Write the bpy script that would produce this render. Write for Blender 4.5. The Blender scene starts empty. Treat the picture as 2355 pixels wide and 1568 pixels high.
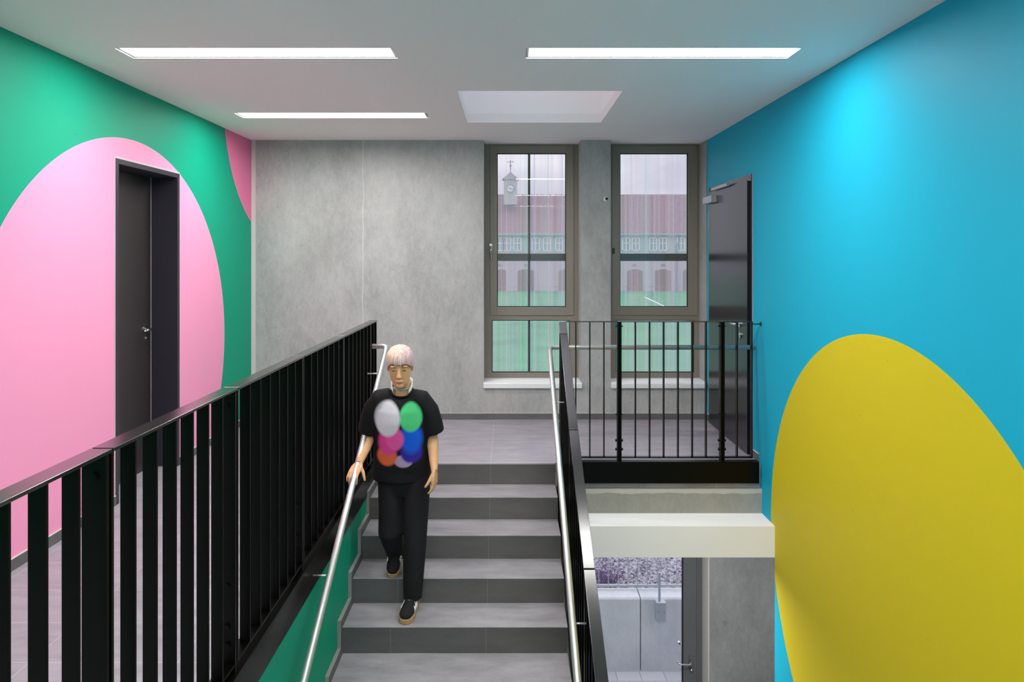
import bpy, bmesh, math, random
from mathutils import Vector, Matrix
random.seed(7)
PI = math.pi
scene = bpy.context.scene
C = scene.collection

# ------------------------------------------------------------------ helpers
class MB:
    def __init__(self):
        self.bm = bmesh.new(); self.mi = 0
    def _f(self, vs):
        try:
            f = self.bm.faces.new(vs); f.material_index = self.mi; return f
        except ValueError:
            return None
    def box(self, x0, x1, y0, y1, z0, z1):
        v = [self.bm.verts.new((x, y, z)) for z in (z0, z1) for y in (y0, y1) for x in (x0, x1)]
        for q in ((0,2,3,1),(4,5,7,6),(0,1,5,4),(2,6,7,3),(0,4,6,2),(1,3,7,5)):
            self._f([v[i] for i in q])
        return self
    def quad(self, *p):
        self._f([self.bm.verts.new(q) for q in p]); return self
    def prism(self, pts, axis, a, b):
        # polygon in the two other axes, extruded along axis from a to b
        def mk(p, t):
            return {'x': (t, p[0], p[1]), 'y': (p[0], t, p[1]), 'z': (p[0], p[1], t)}[axis]
        A = [self.bm.verts.new(mk(p, a)) for p in pts]; B = [self.bm.verts.new(mk(p, b)) for p in pts]
        n = len(pts); self._f(A[::-1]); self._f(B)
        for i in range(n): self._f([A[i], A[(i+1) % n], B[(i+1) % n], B[i]])
        return self
    def tube(self, pts, r, n=12, r2=None, cap=True):
        """round tube along pts; r a number or a list of radii (or (ra, rb) pairs)"""
        P = [Vector(p) for p in pts]; R = r if isinstance(r, (list, tuple)) else [r]*len(P)
        up = None; rings = []
        for i, p in enumerate(P):
            d = ((P[i+1]-p).normalized() if i < len(P)-1 else Vector()) + ((p-P[i-1]).normalized() if i else Vector())
            d.normalize()
            if up is None:
                up = Vector((0,1,0)) if abs(d.z) > .8 else Vector((0,0,1))
            s = d.cross(up).normalized(); up = s.cross(d).normalized()
            ra, rb = R[i] if isinstance(R[i], (tuple, list)) else (R[i], R[i])
            k = 1.0
            if 0 < i < len(P)-1:
                c = (P[i+1]-p).normalized().dot((p-P[i-1]).normalized()); k = 1/max(.6, math.sqrt((1+c)/2))
            rings.append([self.bm.verts.new(p + s*ra*k*math.cos(2*PI*j/n) + up*rb*math.sin(2*PI*j/n)) for j in range(n)])
        for a, b in zip(rings, rings[1:]):
            for j in range(n): self._f([a[j], a[(j+1) % n], b[(j+1) % n], b[j]])
        if cap: self._f(rings[0][::-1]); self._f(rings[-1])
        return self
    def loft(self, secs, n=24):
        """stack of ellipses (cx, cy, z, rx, ry)"""
        rings = [[self.bm.verts.new((cx+rx*math.cos(2*PI*j/n), cy+ry*math.sin(2*PI*j/n), z)) for j in range(n)] for cx, cy, z, rx, ry in secs]
        for a, b in zip(rings, rings[1:]):
            for j in range(n): self._f([a[j], a[(j+1) % n], b[(j+1) % n], b[j]])
        self._f(rings[0][::-1]); self._f(rings[-1]); return self
    def ell(self, c, r, m=None, nu=16, nv=10):
        M = Matrix.Translation(c) @ (m.to_4x4() if m else Matrix()) @ Matrix.Diagonal((*r, 1))
        t = bmesh.ops.create_uvsphere(self.bm, u_segments=nu, v_segments=nv, radius=1, matrix=M)
        for v in t['verts']:
            for f in v.link_faces: f.material_index = self.mi
        return self
    def disc(self, c, axis, r, t, n=20):
        c = Vector(c); d = Vector(axis).normalized()
        return self.tube([c, c+d*t], r, n)
    def build(self, name, mat, parent=None, smooth=False, bevel=0, origin=None, recalc=True):
        if recalc: bmesh.ops.recalc_face_normals(self.bm, faces=self.bm.faces)
        me = bpy.data.meshes.new(name)
        org = Vector(origin) if origin is not None else (parent.matrix_world.translation if parent else Vector())
        if parent is not None and origin is None:
            org = wloc(parent)
        bmesh.ops.translate(self.bm, verts=self.bm.verts, vec=-org)
        self.bm.to_mesh(me); self.bm.free()
        for m in (mat if isinstance(mat, (list, tuple)) else [mat]): me.materials.append(m)
        if smooth:
            for p in me.polygons: p.use_smooth = True
        o = bpy.data.objects.new(name, me); C.objects.link(o)
        if parent is not None:
            o.parent = parent; o.location = org - wloc(parent)
        else:
            o.location = org
        if bevel:
            b = o.modifiers.new('bevel', 'BEVEL'); b.width = bevel; b.segments = 2; b.limit_method = 'ANGLE'
        if smooth == 'auto':
            for e in me.edges: pass
        return o
def wloc(o):
    v = Vector()
    while o is not None:
        v += Vector(o.location); o = o.parent
    return v
def tag(o, label=None, cat=None, group=None, kind=None):
    if label: o['label'] = label
    if cat: o['category'] = cat
    if group: o['group'] = group
    if kind: o['kind'] = kind
    return o
def thing(name, label, cat, loc=(0,0,0), group=None, kind=None):
    o = bpy.data.objects.new(name, None); C.objects.link(o); o.location = loc; o.empty_display_size = .1
    return tag(o, label, cat, group, kind)
def part_copy(o, parent, dloc=(0,0,0)):
    c = o.copy(); C.objects.link(c); c.parent = parent; c.location = Vector(o.location)+Vector(dloc)
    for ch in o.children:
        part_copy(ch, c)
    return c
def struct(o, label, cat):
    return tag(o, label, cat, kind='structure')

# ------------------------------------------------------------------ materials
def srgb(r, g, b):
    f = lambda c: (c/255/12.92) if c/255 <= .04045 else ((c/255+.055)/1.055)**2.4
    return (f(r), f(g), f(b), 1)
class NT:
    def __init__(self, name):
        self.m = bpy.data.materials.new(name); self.m.use_nodes = True
        self.t = self.m.node_tree; self.n = self.t.nodes; self.b = self.n['Principled BSDF']
    def new(self, typ, **kw):
        o = self.n.new(typ)
        for k, v in kw.items(): setattr(o, k, v)
        return o
    def link(self, a, b): self.t.links.new(a, b)
    def math(self, op, a, b=None, c=None):
        o = self.new('ShaderNodeMath', operation=op)
        for i, v in enumerate((a, b, c)):
            if v is None: continue
            if isinstance(v, (int, float)): o.inputs[i].default_value = v
            else: self.link(v, o.inputs[i])
        return o.outputs[0]
    def mix(self, f, a, b):
        o = self.new('ShaderNodeMix', data_type='RGBA')
        for s, v in ((o.inputs[0], f), (o.inputs[6], a), (o.inputs[7], b)):
            if isinstance(v, (int, float)): s.default_value = v
            elif isinstance(v, tuple): s.default_value = v
            else: self.link(v, s)
        return o.outputs[2]
    def coord(self, scale=None, world=True):
        g = self.new('ShaderNodeNewGeometry').outputs['Position'] if world else self.new('ShaderNodeTexCoord').outputs['Object']
        if scale:
            mp = self.new('ShaderNodeMapping'); mp.inputs['Scale'].default_value = scale; self.link(g, mp.inputs['Vector']); return mp.outputs[0]
        return g
    def noise(self, vec, scale, detail=4, rough=.55):
        o = self.new('ShaderNodeTexNoise'); o.inputs['Scale'].default_value = scale; o.inputs['Detail'].default_value = detail
        o.inputs['Roughness'].default_value = rough; self.link(vec, o.inputs['Vector']); return o.outputs['Fac']
    def ramp(self, fac, stops):
        o = self.new('ShaderNodeValToRGB'); e = o.color_ramp.elements
        while len(e) < len(stops): e.new(.5)
        for i, (p, c) in enumerate(stops):
            e[i].position = p; e[i].color = c if isinstance(c, tuple) else (c, c, c, 1)
        self.link(fac, o.inputs[0]); return o.outputs[0]
    def bump(self, h, strength=.2, dist=.01):
        o = self.new('ShaderNodeBump'); o.inputs['Strength'].default_value = strength; o.inputs['Distance'].default_value = dist
        self.link(h, o.inputs['Height']); self.link(o.outputs[0], self.b.inputs['Normal'])
    def set(self, color=None, rough=None, metal=None, spec=None, emit=None, estr=None):
        for k, v in (('Base Color', color), ('Roughness', rough), ('Metallic', metal), ('Specular IOR Level', spec), ('Emission Color', emit), ('Emission Strength', estr)):
            if v is None: continue
            if isinstance(v, (int, float, tuple)): self.b.inputs[k].default_value = v
            else: self.link(v, self.b.inputs[k])
        return self.m
def plain(name, col, rough=.5, metal=0, spec=.5, var=.06, vs=30, bump=0):
    t = NT(name); c = srgb(*col)
    nz = t.noise(t.coord(), vs, 3)
    d = tuple(x*(1-var) for x in c[:3])+(1,); l = tuple(min(1, x*(1+var)) for x in c[:3])+(1,)
    t.set(t.mix(nz, d, l), rough, metal, spec)
    if bump: t.bump(nz, bump, .003)
    return t.m

M = {}
M['ceil'] = plain('ceiling_paint', (246, 240, 238), .8, spec=.2, var=.008, vs=3)
M['white'] = plain('white_plaster', (255, 250, 250), .75, spec=.2, var=.015, vs=5)
M['wall_white'] = plain('white_wall_paint', (226, 226, 226), .8, spec=.2, var=.01, vs=3)
M['black'] = plain('black_lacquer', (5, 4, 3), .33, spec=.13, var=.15, vs=120, bump=.03)
M['black_top'] = plain('black_lacquer_hammered', (24, 21, 21), .17, spec=.75, var=.2, vs=260, bump=.05)
M['black_matte'] = plain('black_gap', (8, 8, 8), .7, spec=.2)
M['door_dark'] = plain('dark_violet_grey_lacquer', (46, 40, 41), .35, spec=.35, var=.03)
M['door_right'] = plain('dark_violet_grey_gloss', (22, 20, 27), .2, spec=.28, var=.03)
M['frame_dark'] = plain('dark_frame_lacquer', (42, 38, 47), .4, spec=.35, var=.03)
M['steel'] = plain('brushed_stainless_steel', (205, 202, 200), .42, .85, var=.06, vs=90)
M['chrome'] = plain('satin_chrome', (200, 198, 194), .18, 1, var=.03)
M['closer'] = plain('grey_blue_closer_metal', (160, 163, 172), .35, .6, var=.03)
M['bronze'] = plain('bronze_grey_window_profile', (126, 117, 105), .45, .1, var=.03)
M['gasket'] = plain('black_gasket', (20, 20, 22), .6)
M['sill'] = plain('white_stone_sill', (232, 232, 232), .45, var=.02, vs=80)
M['seal'] = plain('pale_sealant', (200, 194, 190), .7)
M['pinkseal'] = plain('pale_plaster_edge', (206, 182, 190), .7)
M['door_grey'] = plain('grey_aluminium_profile', (92, 93, 94), .4, .3, var=.03)
M['lamp_frame'] = plain('white_lamp_profile', (205, 205, 205), .45, var=.01)
M['zinc'] = plain('galvanized_steel', (176, 182, 190), .4, .5, var=.08)
M['facade_steel'] = plain('dark_facade_steel', (62, 66, 64), .5, .3, var=.06)

def concrete(name, dark, light, sc=1.0, pits=True, joint=None, rough=.7, band=None):
    t = NT(name); P = t.coord()
    a = t.noise(t.coord((1.3*sc, 1.3*sc, .8*sc)), 1.3, 6, .66)
    b = t.noise(t.coord((6, 6, 2.4)), 4.5, 6, .75)
    g = t.noise(t.coord((1, 1, .3)), 110, 4, .75)
    f = t.math('ADD', t.math('MULTIPLY', a, .52), t.math('ADD', t.math('MULTIPLY', b, .26), t.math('MULTIPLY', g, .24)))
    col = t.ramp(f, [(.30, srgb(*dark)), (.73, srgb(*light))])
    if pits:
        v = t.new('ShaderNodeTexVoronoi'); v.inputs['Scale'].default_value = 16; t.link(P, v.inputs['Vector'])
        gate = t.math('GREATER_THAN', t.noise(P, 2.1, 2), .54)
        pit = t.math('MULTIPLY', t.math('LESS_THAN', v.outputs['Distance'], .075), gate)
        col = t.mix(t.math('MULTIPLY', pit, .55), col, srgb(60, 60, 60))
    if joint is not None:
        s = t.new('ShaderNodeSeparateXYZ'); t.link(P, s.inputs[0])
        w = t.math('MULTIPLY', t.math('SUBTRACT', t.noise(t.coord((1, 1, 1)), 3.0, 4), .5), .05)
        d = t.math('ABSOLUTE', t.math('SUBTRACT', t.math('ADD', s.outputs[0], w), joint))
        k = t.math('MULTIPLY', t.math('LESS_THAN', d, .006), .35)
        col = t.mix(k, col, srgb(215, 214, 212))
    if band is not None:
        s = t.new('ShaderNodeSeparateXYZ'); t.link(P, s.inputs[0])
        k = t.math('GREATER_THAN', t.math('ADD', s.outputs[2], t.math('MULTIPLY', t.math('SUBTRACT', t.noise(t.coord((1, 1, 1)), 6, 5, .6), .5), .05)), band)
        col = t.mix(k, col, srgb(light[0]+18, light[1]+18, light[2]+18))
    t.set(col, rough, spec=.3); t.bump(f, .12, .01)
    return t.m
M['conc_back'] = concrete('fair_faced_concrete', (124, 123, 121), (194, 193, 190), joint=-1.47)
M['conc_low'] = concrete('dark_lower_concrete', (102, 102, 102), (152, 152, 151), sc=1.5)
M['conc_beam'] = concrete('landing_edge_concrete', (122, 120, 112), (164, 161, 153), sc=2, band=-.235)
M['conc_out'] = concrete('pale_outdoor_concrete', (176, 181, 186), (216, 220, 224), sc=2, pits=False)

def mural(name, base, circles):
    t = NT(name); P = t.coord(); s = t.new('ShaderNodeSeparateXYZ'); t.link(P, s.inputs[0])
    col = srgb(*base)
    for cy, cz, r, c in circles:
        dy = t.math('SUBTRACT', s.outputs[1], cy); dz = t.math('SUBTRACT', s.outputs[2], cz)
        d = t.math('SQRT', t.math('ADD', t.math('MULTIPLY', dy, dy), t.math('MULTIPLY', dz, dz)))
        col = t.mix(t.math('LESS_THAN', d, r), col, srgb(*c))
    nz = t.noise(P, 2.2, 4)
    v = t.new('ShaderNodeTexVoronoi'); v.inputs['Scale'].default_value = 5; t.link(P, v.inputs['Vector'])
    col = t.mix(t.math('MULTIPLY', t.math('LESS_THAN', v.outputs['Distance'], .022), .45), col, (.02, .02, .02, 1))
    t.set(col, .55, spec=.15); t.bump(t.noise(P, 60, 3), .03, .005)
    return t.m
M['mural_left'] = mural('green_wall_with_pink_discs', (0, 150, 116), [(4.74, .936, 1.513, (246, 152, 190)), (7.486, 3.112, 1.261, (232, 118, 158))])
M['mural_right'] = mural('blue_wall_with_yellow_disc', (16, 165, 198), [(3.695, -.311, 1.525, (208, 186, 26))])
M['green'] = mural('green_stair_wall_paint', (0, 142, 108), [])

def tiles(name, dark, light, mode, rough=.38, joint=(150, 146, 148)):
    t = NT(name); P = t.coord()
    s = t.new('ShaderNodeSeparateXYZ'); t.link(P, s.inputs[0])
    a = t.noise(t.coord((3, 9, 9)), 1.2, 5, .65); g = t.noise(P, 170, 2, .8)
    f = t.math('ADD', t.math('MULTIPLY', a, .75), t.math('MULTIPLY', g, .25))
    col = t.ramp(f, [(.32, srgb(*dark)), (.7, srgb(*light))])
    def line(coord, period, off, w):
        q = t.math('FRACT', t.math('DIVIDE', t.math('ADD', coord, 50*period-off), period))
        return t.math('LESS_THAN', t.math('MINIMUM', q, t.math('SUBTRACT', 1.0, q)), w/period)
    j = line(s.outputs[0], .6, -.14, .0022)
    if mode == 'floor':
        j = t.math('MAXIMUM', j, line(s.outputs[1], .3, .065, .0022))
    col = t.mix(t.math('MULTIPLY', j, .8), col, srgb(*joint))
    t.set(col, rough, spec=1.0 if mode == 'floor' else .7); t.bump(g, .015, .002)
    return t.m
M['tile'] = tiles('grey_floor_tiles', (128, 121, 130), (168, 160, 170), 'floor', .36, (186, 180, 184))
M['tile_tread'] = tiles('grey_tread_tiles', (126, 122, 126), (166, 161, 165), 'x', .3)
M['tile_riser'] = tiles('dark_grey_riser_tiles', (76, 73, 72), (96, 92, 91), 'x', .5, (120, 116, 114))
M['tile_base'] = tiles('dark_grey_skirting_tiles', (70, 68, 69), (96, 93, 94), 'x', .5, (50, 48, 50))
M['nosing'] = plain('pale_nosing_edge', (170, 168, 168), .4)

def emis(name, col, st):
    t = NT(name); t.set((1, 1, 1, 1), .5, emit=col, estr=st); return t.m
LAMP = emis('lit_lamp_diffuser', (1, .985, .96, 1), 58.0)

def glass(name, refl=1.0, tint=(.97, .985, .98, 1)):
    t = NT(name); t.n.remove(t.b); out = t.n['Material Output']
    tr = t.new('ShaderNodeBsdfTransparent'); tr.inputs[0].default_value = tint
    gl = t.new('ShaderNodeBsdfGlossy'); gl.inputs['Roughness'].default_value = 0.0; gl.inputs['Color'].default_value = (1, 1, 1, 1)
    fr = t.new('ShaderNodeFresnel'); fr.inputs['IOR'].default_value = 1.5
    mx = t.new('ShaderNodeMixShader'); t.link(t.math('MULTIPLY', fr.outputs[0], refl), mx.inputs[0])
    t.link(tr.outputs[0], mx.inputs[1]); t.link(gl.outputs[0], mx.inputs[2]); t.link(mx.outputs[0], out.inputs[0])
    return t.m
M['glass'] = glass('window_glass')
M['glass_low'] = glass('door_glass', .8)

def perforated():
    t = NT('pale_perforated_sheet'); out = t.n['Material Output']
    s = t.new('ShaderNodeSeparateXYZ'); t.link(t.coord(), s.inputs[0]); x, z = s.outputs[0], s.outputs[2]
    p = .0132
    fa = t.math('SUBTRACT', t.math('FRACT', t.math('DIVIDE', t.math('ADD', t.math('ADD', x, z), 40), p)), .5)
    fb = t.math('SUBTRACT', t.math('FRACT', t.math('DIVIDE', t.math('ADD', t.math('SUBTRACT', x, z), 40), p)), .5)
    d = t.math('ADD', t.math('MULTIPLY', fa, fa), t.math('MULTIPLY', fb, fb))
    st = t.noise(t.coord((1, 0, 0)), 9, 2)
    wide = t.math('MULTIPLY', t.math('SUBTRACT', t.noise(t.coord((1, 0, 0)), 11, 4, .75), .5), .42)
    fr_ = t.math('FRACT', t.math('DIVIDE', t.math('ADD', x, 1.2-.103+.153*40), .153))
    seam = t.math('MULTIPLY', t.math('LESS_THAN', fr_, .07), .08)
    hole = t.math('LESS_THAN', d, t.math('SUBTRACT', t.math('ADD', .195, wide), seam))
    col = t.ramp(st, [(.35, srgb(196, 206, 240)), (.5, srgb(228, 218, 234)), (.65, srgb(196, 230, 230))])
    t.set(col, .6, spec=.3)
    tl = t.new('ShaderNodeBsdfTranslucent'); t.link(col, tl.inputs[0])
    m0 = t.new('ShaderNodeMixShader'); m0.inputs[0].default_value = .65; t.link(t.b.outputs[0], m0.inputs[1]); t.link(tl.outputs[0], m0.inputs[2])
    tr = t.new('ShaderNodeBsdfTransparent'); mx = t.new('ShaderNodeMixShader')
    t.link(hole, mx.inputs[0]); t.link(m0.outputs[0], mx.inputs[1]); t.link(tr.outputs[0], mx.inputs[2]); t.link(mx.outputs[0], out.inputs[0])
    return t.m
M['perf'] = perforated()

# ------------------------------------------------------------------ dimensions
XL, XR, YB, H = -2.60, 2.01, 6.90, 2.82      # left wall, right wall, back wall, ceiling
Y0, T, R = 5.43, .287, .17                   # top nosing, tread, riser
ZL = -3.57                                   # lower floor
YF = -2.6                                    # wall behind the viewer
XSL, XSR = -1.04, .373                       # stair width

# ------------------------------------------------------------------ shell
def grid_slab(xs, ys, holes, place, mb):
    """cells of a slab between cut lines, leaving out the holes; place(x0,x1,y0,y1) adds a box"""
    xs = sorted(set(xs + [v for h in holes for v in h[:2]])); ys = sorted(set(ys + [v for h in holes for v in h[2:]]))
    for a, b in zip(xs, xs[1:]):
        run = None
        for c, d in zip(ys, ys[1:]):
            mx, my = (a+b)/2, (c+d)/2
            if any(h[0] < mx < h[1] and h[2] < my < h[3] for h in holes):
                if run: place(a, b, *run); run = None
            else:
                run = (run[0], d) if run else (c, d)
        if run: place(a, b, *run)
    return mb

SKY = (-.36, .812, 4.85, 6.0)
LAMPS = [(-2.225, -.655, 3.86, 4.055), (.103, 1.655, 3.86, 4.055), (-2.25, -.67, 5.60, 5.795),
         (-2.225, -.655, 1.075, 1.27), (.103, 1.655, 1.075, 1.27), (-2.225, -.655, -1.71, -1.515), (.103, 1.655, -1.71, -1.515)]
mb = MB()
grid_slab([XL-.02, XR+.02], [YF, YB+.3], [SKY]+LAMPS, lambda a, b, c, d: mb.box(a, b, c, d, H, H+.08), mb)
struct(mb.build('ceiling', M['ceil']), 'smooth white ceiling with recessed strip lights and a skylight', 'ceiling')
mb = MB()
grid_slab([XL-.3, XR+.3], [YF-.3, YB+.6], [(SKY[0]-.06, SKY[1]+.06, SKY[2]-.06, SKY[3]+.06)], lambda a, b, c, d: mb.box(a, b, c, d, H+.3, H+.36), mb)
struct(mb.build('trim_1', M['wall_white']), 'unseen roof slab added above the ceiling to block light', 'roof')  # out of view, put in to stop light coming through from above

# skylight shaft
sk = thing('skylight', 'square white skylight shaft let into the ceiling before the windows', 'skylight', (.226, 5.425, H))
a, b, c, d = SKY; zt = H+.95
mb = MB()
mb.box(a-.05, a, c-.05, d+.05, H+.08, zt).box(b, b+.05, c-.05, d+.05, H+.08, zt).box(a, b, c-.05, c, H+.08, zt).box(a, b, d, d+.05, H+.08, zt)
mb.build('shaft', M['white'], sk)
MB().box(a-.05, b+.05, c-.05, d+.05, zt, zt+.01).build('glazing', M['glass'], sk)

def lamp(l, label, first=[None], z=H):
    x0, x1, y0, y1 = l
    if first[0] is None or False:
        t = thing('ceiling_light', label, 'ceiling light', (x0, y0, H), 'recessed strip lights in the ceiling')
        g = .004; w = .012
        mb = MB().box(x0, x1, y0, y1, H+.062, H+.07)
        mb.build('housing', M['black_matte'], t)
        mb = MB(); p = (x0+g, x1-g, y0+g, y1-g)
        mb.box(p[0], p[1], p[2], p[2]+w, H+.006, H+.06).box(p[0], p[1], p[3]-w, p[3], H+.006, H+.06)
        mb.box(p[0], p[0]+w, p[2]+w, p[3]-w, H+.006, H+.06).box(p[1]-w, p[1], p[2]+w, p[3]-w, H+.006, H+.06)
        mb.build('frame', M['lamp_frame'], t)
        MB().box(p[0]+w, p[1]-w, p[2]+w, p[3]-w, H+.012, H+.02).build('diffuser', LAMP, t)
        first[0] = (t, x1-x0)
    else:
        s = first[0][0]; t = s.copy(); C.objects.link(t); t.location = (x0, y0, z); t['label'] = label
        for ch in s.children: part_copy(ch, t)
lamp(LAMPS[0], 'long recessed strip light in the ceiling, front left of the stairs')
lamp(LAMPS[1], 'long recessed strip light in the ceiling beside the blue wall')
lamp(LAMPS[2], 'recessed strip light in the ceiling left of the skylight')
for l, lab in zip(LAMPS[3:], ('strip light overhead on the green wall side, in front of the viewer', 'strip light overhead on the blue wall side, in front of the viewer',
        'strip light over the gallery behind the viewer on the green wall side', 'strip light over the gallery behind the viewer on the blue wall side')):
    lamp(l, lab)
lamp((.55, 2.12, 5.55, 5.745), 'unseen strip light added below the landing to brighten the lower hall', z=-.70)  # added out of view to lighten the dark lower concrete wall
lamp((.60, 2.17, -1.2, -1.0), 'unseen strip light added under the gallery to brighten the lower hall', z=-.275)  # another added lamp, out of view, lifting lower hall and bulkhead
# left wall with door opening
DY0, DY1, DZ = 4.51, 5.385, 2.295
mb = MB()
grid_slab([YF, YB+.3], [ZL, H+.3], [(DY0, DY1, 0, DZ)], lambda a, b, c, d: mb.box(XL-.3, XL, a, b, c, d), mb)
struct(mb.build('wall_left', M['mural_left']), 'green wall with a large pink disc around the dark door', 'wall')
struct(MB().box(XL-.34, XL-.3, 4.2, 5.7, -.1, 2.6).build('trim_2', M['black_matte']), 'dark backing behind the recessed door', 'wall')
struct(MB().box(XL-.3, XL, DY0, DY1, -.05, .001).build('floor', M['tile']), 'grey tiled threshold of the recessed door', 'floor')
# right wall
mb = MB().box(XR, XR+.25, YF, 5.15, ZL, H+.3).box(XR, XR+.25, 5.15, YB, -.62, H+.3)
struct(mb.build('wall_right', M['mural_right']), 'bright blue wall with a large yellow disc', 'wall')
# wall behind the viewer
struct(MB().box(XL-.3, XR+1.5, YF-.2, YF, ZL-.2, H+.3).build('wall_front', M['wall_white']), 'plain white wall behind the viewer', 'wall')
# back wall, upper storey
N1, N2, NZ = (-.248, .734), (1.035, 2.0), .372
mb = MB()
grid_slab([XL-.3, XR+.25], [-.62, H], [(N1[0], N1[1], NZ, H), (N2[0], N2[1], NZ, H)], lambda a, b, c, d: mb.box(a, b, YB, YB+.3, c, d), mb)
struct(mb.build('wall_back', M['conc_back']), 'fair-faced grey concrete wall with two tall window niches', 'wall')
struct(MB().box(XL+.004, XL+.046, YB-.006, YB+.001, .065, H).build('trim_3', M['seal']), 'pale vertical plaster strip in the corner of the concrete wall', 'trim')
struct(MB().box(XL-.3, XR+.25, YB+.02, YB+.3, H+.0805, H+.3).build('trim_4', M['wall_white']), 'lintel above the windows', 'trim')

# floors
struct(MB().box(XL, XR, Y0+.014, YB, -.20, 0).build('floor', M['tile']), 'grey tiled landing floor below the windows', 'floor')
struct(MB().box(XL, -1.08, YF, Y0+.014, -.20, 0).build('floor', M['tile']), 'grey tiled corridor floor behind the left railing', 'floor')
struct(MB().box(-1.08, XR, YF, .15, -.20, 0).build('floor', M['tile']), 'grey tiled gallery floor under the viewer', 'floor')
struct(MB().box(XL-.3, 3.4, YF, YB, ZL-.2, ZL).build('floor', M['tile']), 'grey tiled lower hall floor', 'floor')
# landing edge: steel fascia, concrete edge, white bulkhead
mb = MB().prism([(5.40, -.151), (5.40, .014), (5.408, .018), (5.47, .018), (5.47, .004), (5.408, .004), (5.408, -.151)], 'x', .44, 1.986)
struct(mb.build('trim_5', M['black'], bevel=.001), 'black steel edge plate along the right landing', 'trim')
struct(MB().box(.40, XR, 5.41, YB, -.39, -.2).build('trim_6', M['conc_beam']), 'raw concrete edge of the landing slab', 'trim')
struct(MB().box(.40, XR, 5.148, 5.41, -.625, -.39).box(.40, 3.4, 5.41, YB, -.625, -.3905).build('trim_7', M['white']), 'white plastered bulkhead below the landing', 'trim')
struct(MB().box(-1.08, .40, Y0+.05, YB, -.62, -.2).build('trim_8', M['white']), 'white slab under the landing behind the stairs', 'trim')
# lower hall
mb = MB()
grid_slab([XL-.3, 3.4], [ZL, -.62], [(.55, 2.026, ZL, -.9)], lambda a, b, c, d: mb.box(a, b, YB, YB+.3, c, d), mb)
# tie hole
struct(mb.build('wall_back_lower', M['conc_low']), 'dark grey concrete wall of the lower hall beside the glass door', 'wall')
mbt = MB().disc((2.19, YB-.004, 1.643-842*YB/1570), (0, 1, 0), .024, .006)
struct(mbt.build('trim_9', plain('grey_hole_plug', (112, 112, 112), .8)), 'round tie hole plug in the lower concrete wall', 'trim')
struct(MB().box(3.4, 3.6, 4.9, YB+.3, ZL, -.3).box(XR+.25, 3.6, 4.9, 5.14, ZL, -.3).build('wall_right_lower', M['wall_white']), 'white side wall of the lower hall', 'wall')
struct(MB().box(2.022, 2.03, YB-.002, YB+.24, ZL, -.62).build('trim_10', M['seal']), 'pale reveal of the glass door', 'trim')
# corridor side: green wall beneath the left railing
struct(MB().box(-1.16, -1.062, YF, Y0+.3, ZL, -.002).build('wall_left_stair', M['green']), 'green wall below the left railing along the stairs', 'wall')
struct(MB().box(-1.0615, -1.055, .15, Y0-.02, -.151, .004).box(-1.15, -1.055, .15, Y0+.10, .004, .012).build('trim_11', M['black'], bevel=.001), 'black steel edge plate under the left railing', 'trim')

# baseboards
def base(name, boxes, label):
    mb = MB()
    for x0, x1, y0, y1, nx, ny in boxes:
        mb.mi = 0; mb.box(x0, x1, y0, y1, .0005, .061)
        mb.mi = 1; mb.box(x0, x1, y0, y1, .0612, .0645)
    struct(mb.build(name, [M['tile_base'], M['seal']]), label, 'baseboard')
base('baseboard_back', [(XL+.01, XR-.011, YB-.011, YB, 0, 0)], 'dark grey tile skirting below the windows')
base('baseboard_left', [(XL, XL+.01, YF, DY0, 0, 0), (XL, XL+.01, DY1, YB-.011, 0, 0)], 'dark grey tile skirting along the pink and green wall')
base('baseboard_right', [(XR-.01, XR, 5.47, 5.60, 0, 0), (XR-.01, XR, 6.80, YB-.011, 0, 0)], 'short dark skirting tiles beside the dark door')

# ------------------------------------------------------------------ staircase
stair = thing('staircase', 'straight flight of grey tiled steps leading up to the landing', 'stairs', (-.33, Y0, 0))
for k in range(1, 21):
    y1 = Y0-(k-1)*T; z = -R*k
    st = bpy.data.objects.new('step', None); C.objects.link(st); st.parent = stair; st.location = (0, -(k-1)*T, z)
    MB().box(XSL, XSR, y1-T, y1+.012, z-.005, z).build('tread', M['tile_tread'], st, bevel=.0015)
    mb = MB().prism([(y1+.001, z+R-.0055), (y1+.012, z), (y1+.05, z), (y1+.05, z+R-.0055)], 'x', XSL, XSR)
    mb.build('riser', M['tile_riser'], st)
    if k == 1: MB().box(XSL, XSR, y1-.0015, y1+.014, z+R-.009, z+R+.0006).build('nosing', M['nosing'], st)
mb = MB().prism([(Y0+.05, -.19), (Y0+.05, -.62), (Y0-20*T-.3, ZL), (Y0-20*T, ZL)], 'x', XSL, XSR)
mb.build('underside', M['white'], stair)
# stepped skirting on the left
mb = MB(); s = .058; g = .04
for k in range(0, 21):
    yk = Y0-k*T; z = -R*k
    if k: 
        mb.mi = 0; mb.box(XSL-.0215, XSL+.001, yk-g, yk+T-g, z-.03, z+s)
        mb.mi = 1; mb.box(XSL-.0215, XSL+.001, yk-g, yk+T-g, z+s, z+s+.003)
    if k < 20:
        mb.mi = 0; mb.box(XSL-.0214, XSL+.0009, yk-g, yk+.03, z-R-.03, z+(s if k else -.002))
        mb.mi = 1; mb.box(XSL-.0217, XSL+.0005, yk-g-.003, yk-g, z-R+s, z+(s if k else -.002))
mb.build('skirting', [M['tile_base'], plain('skirting_cut_edge', (138, 134, 132), .6)], stair)

# ------------------------------------------------------------------ railings
ZT, ZBOT = 1.129, .052
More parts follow.
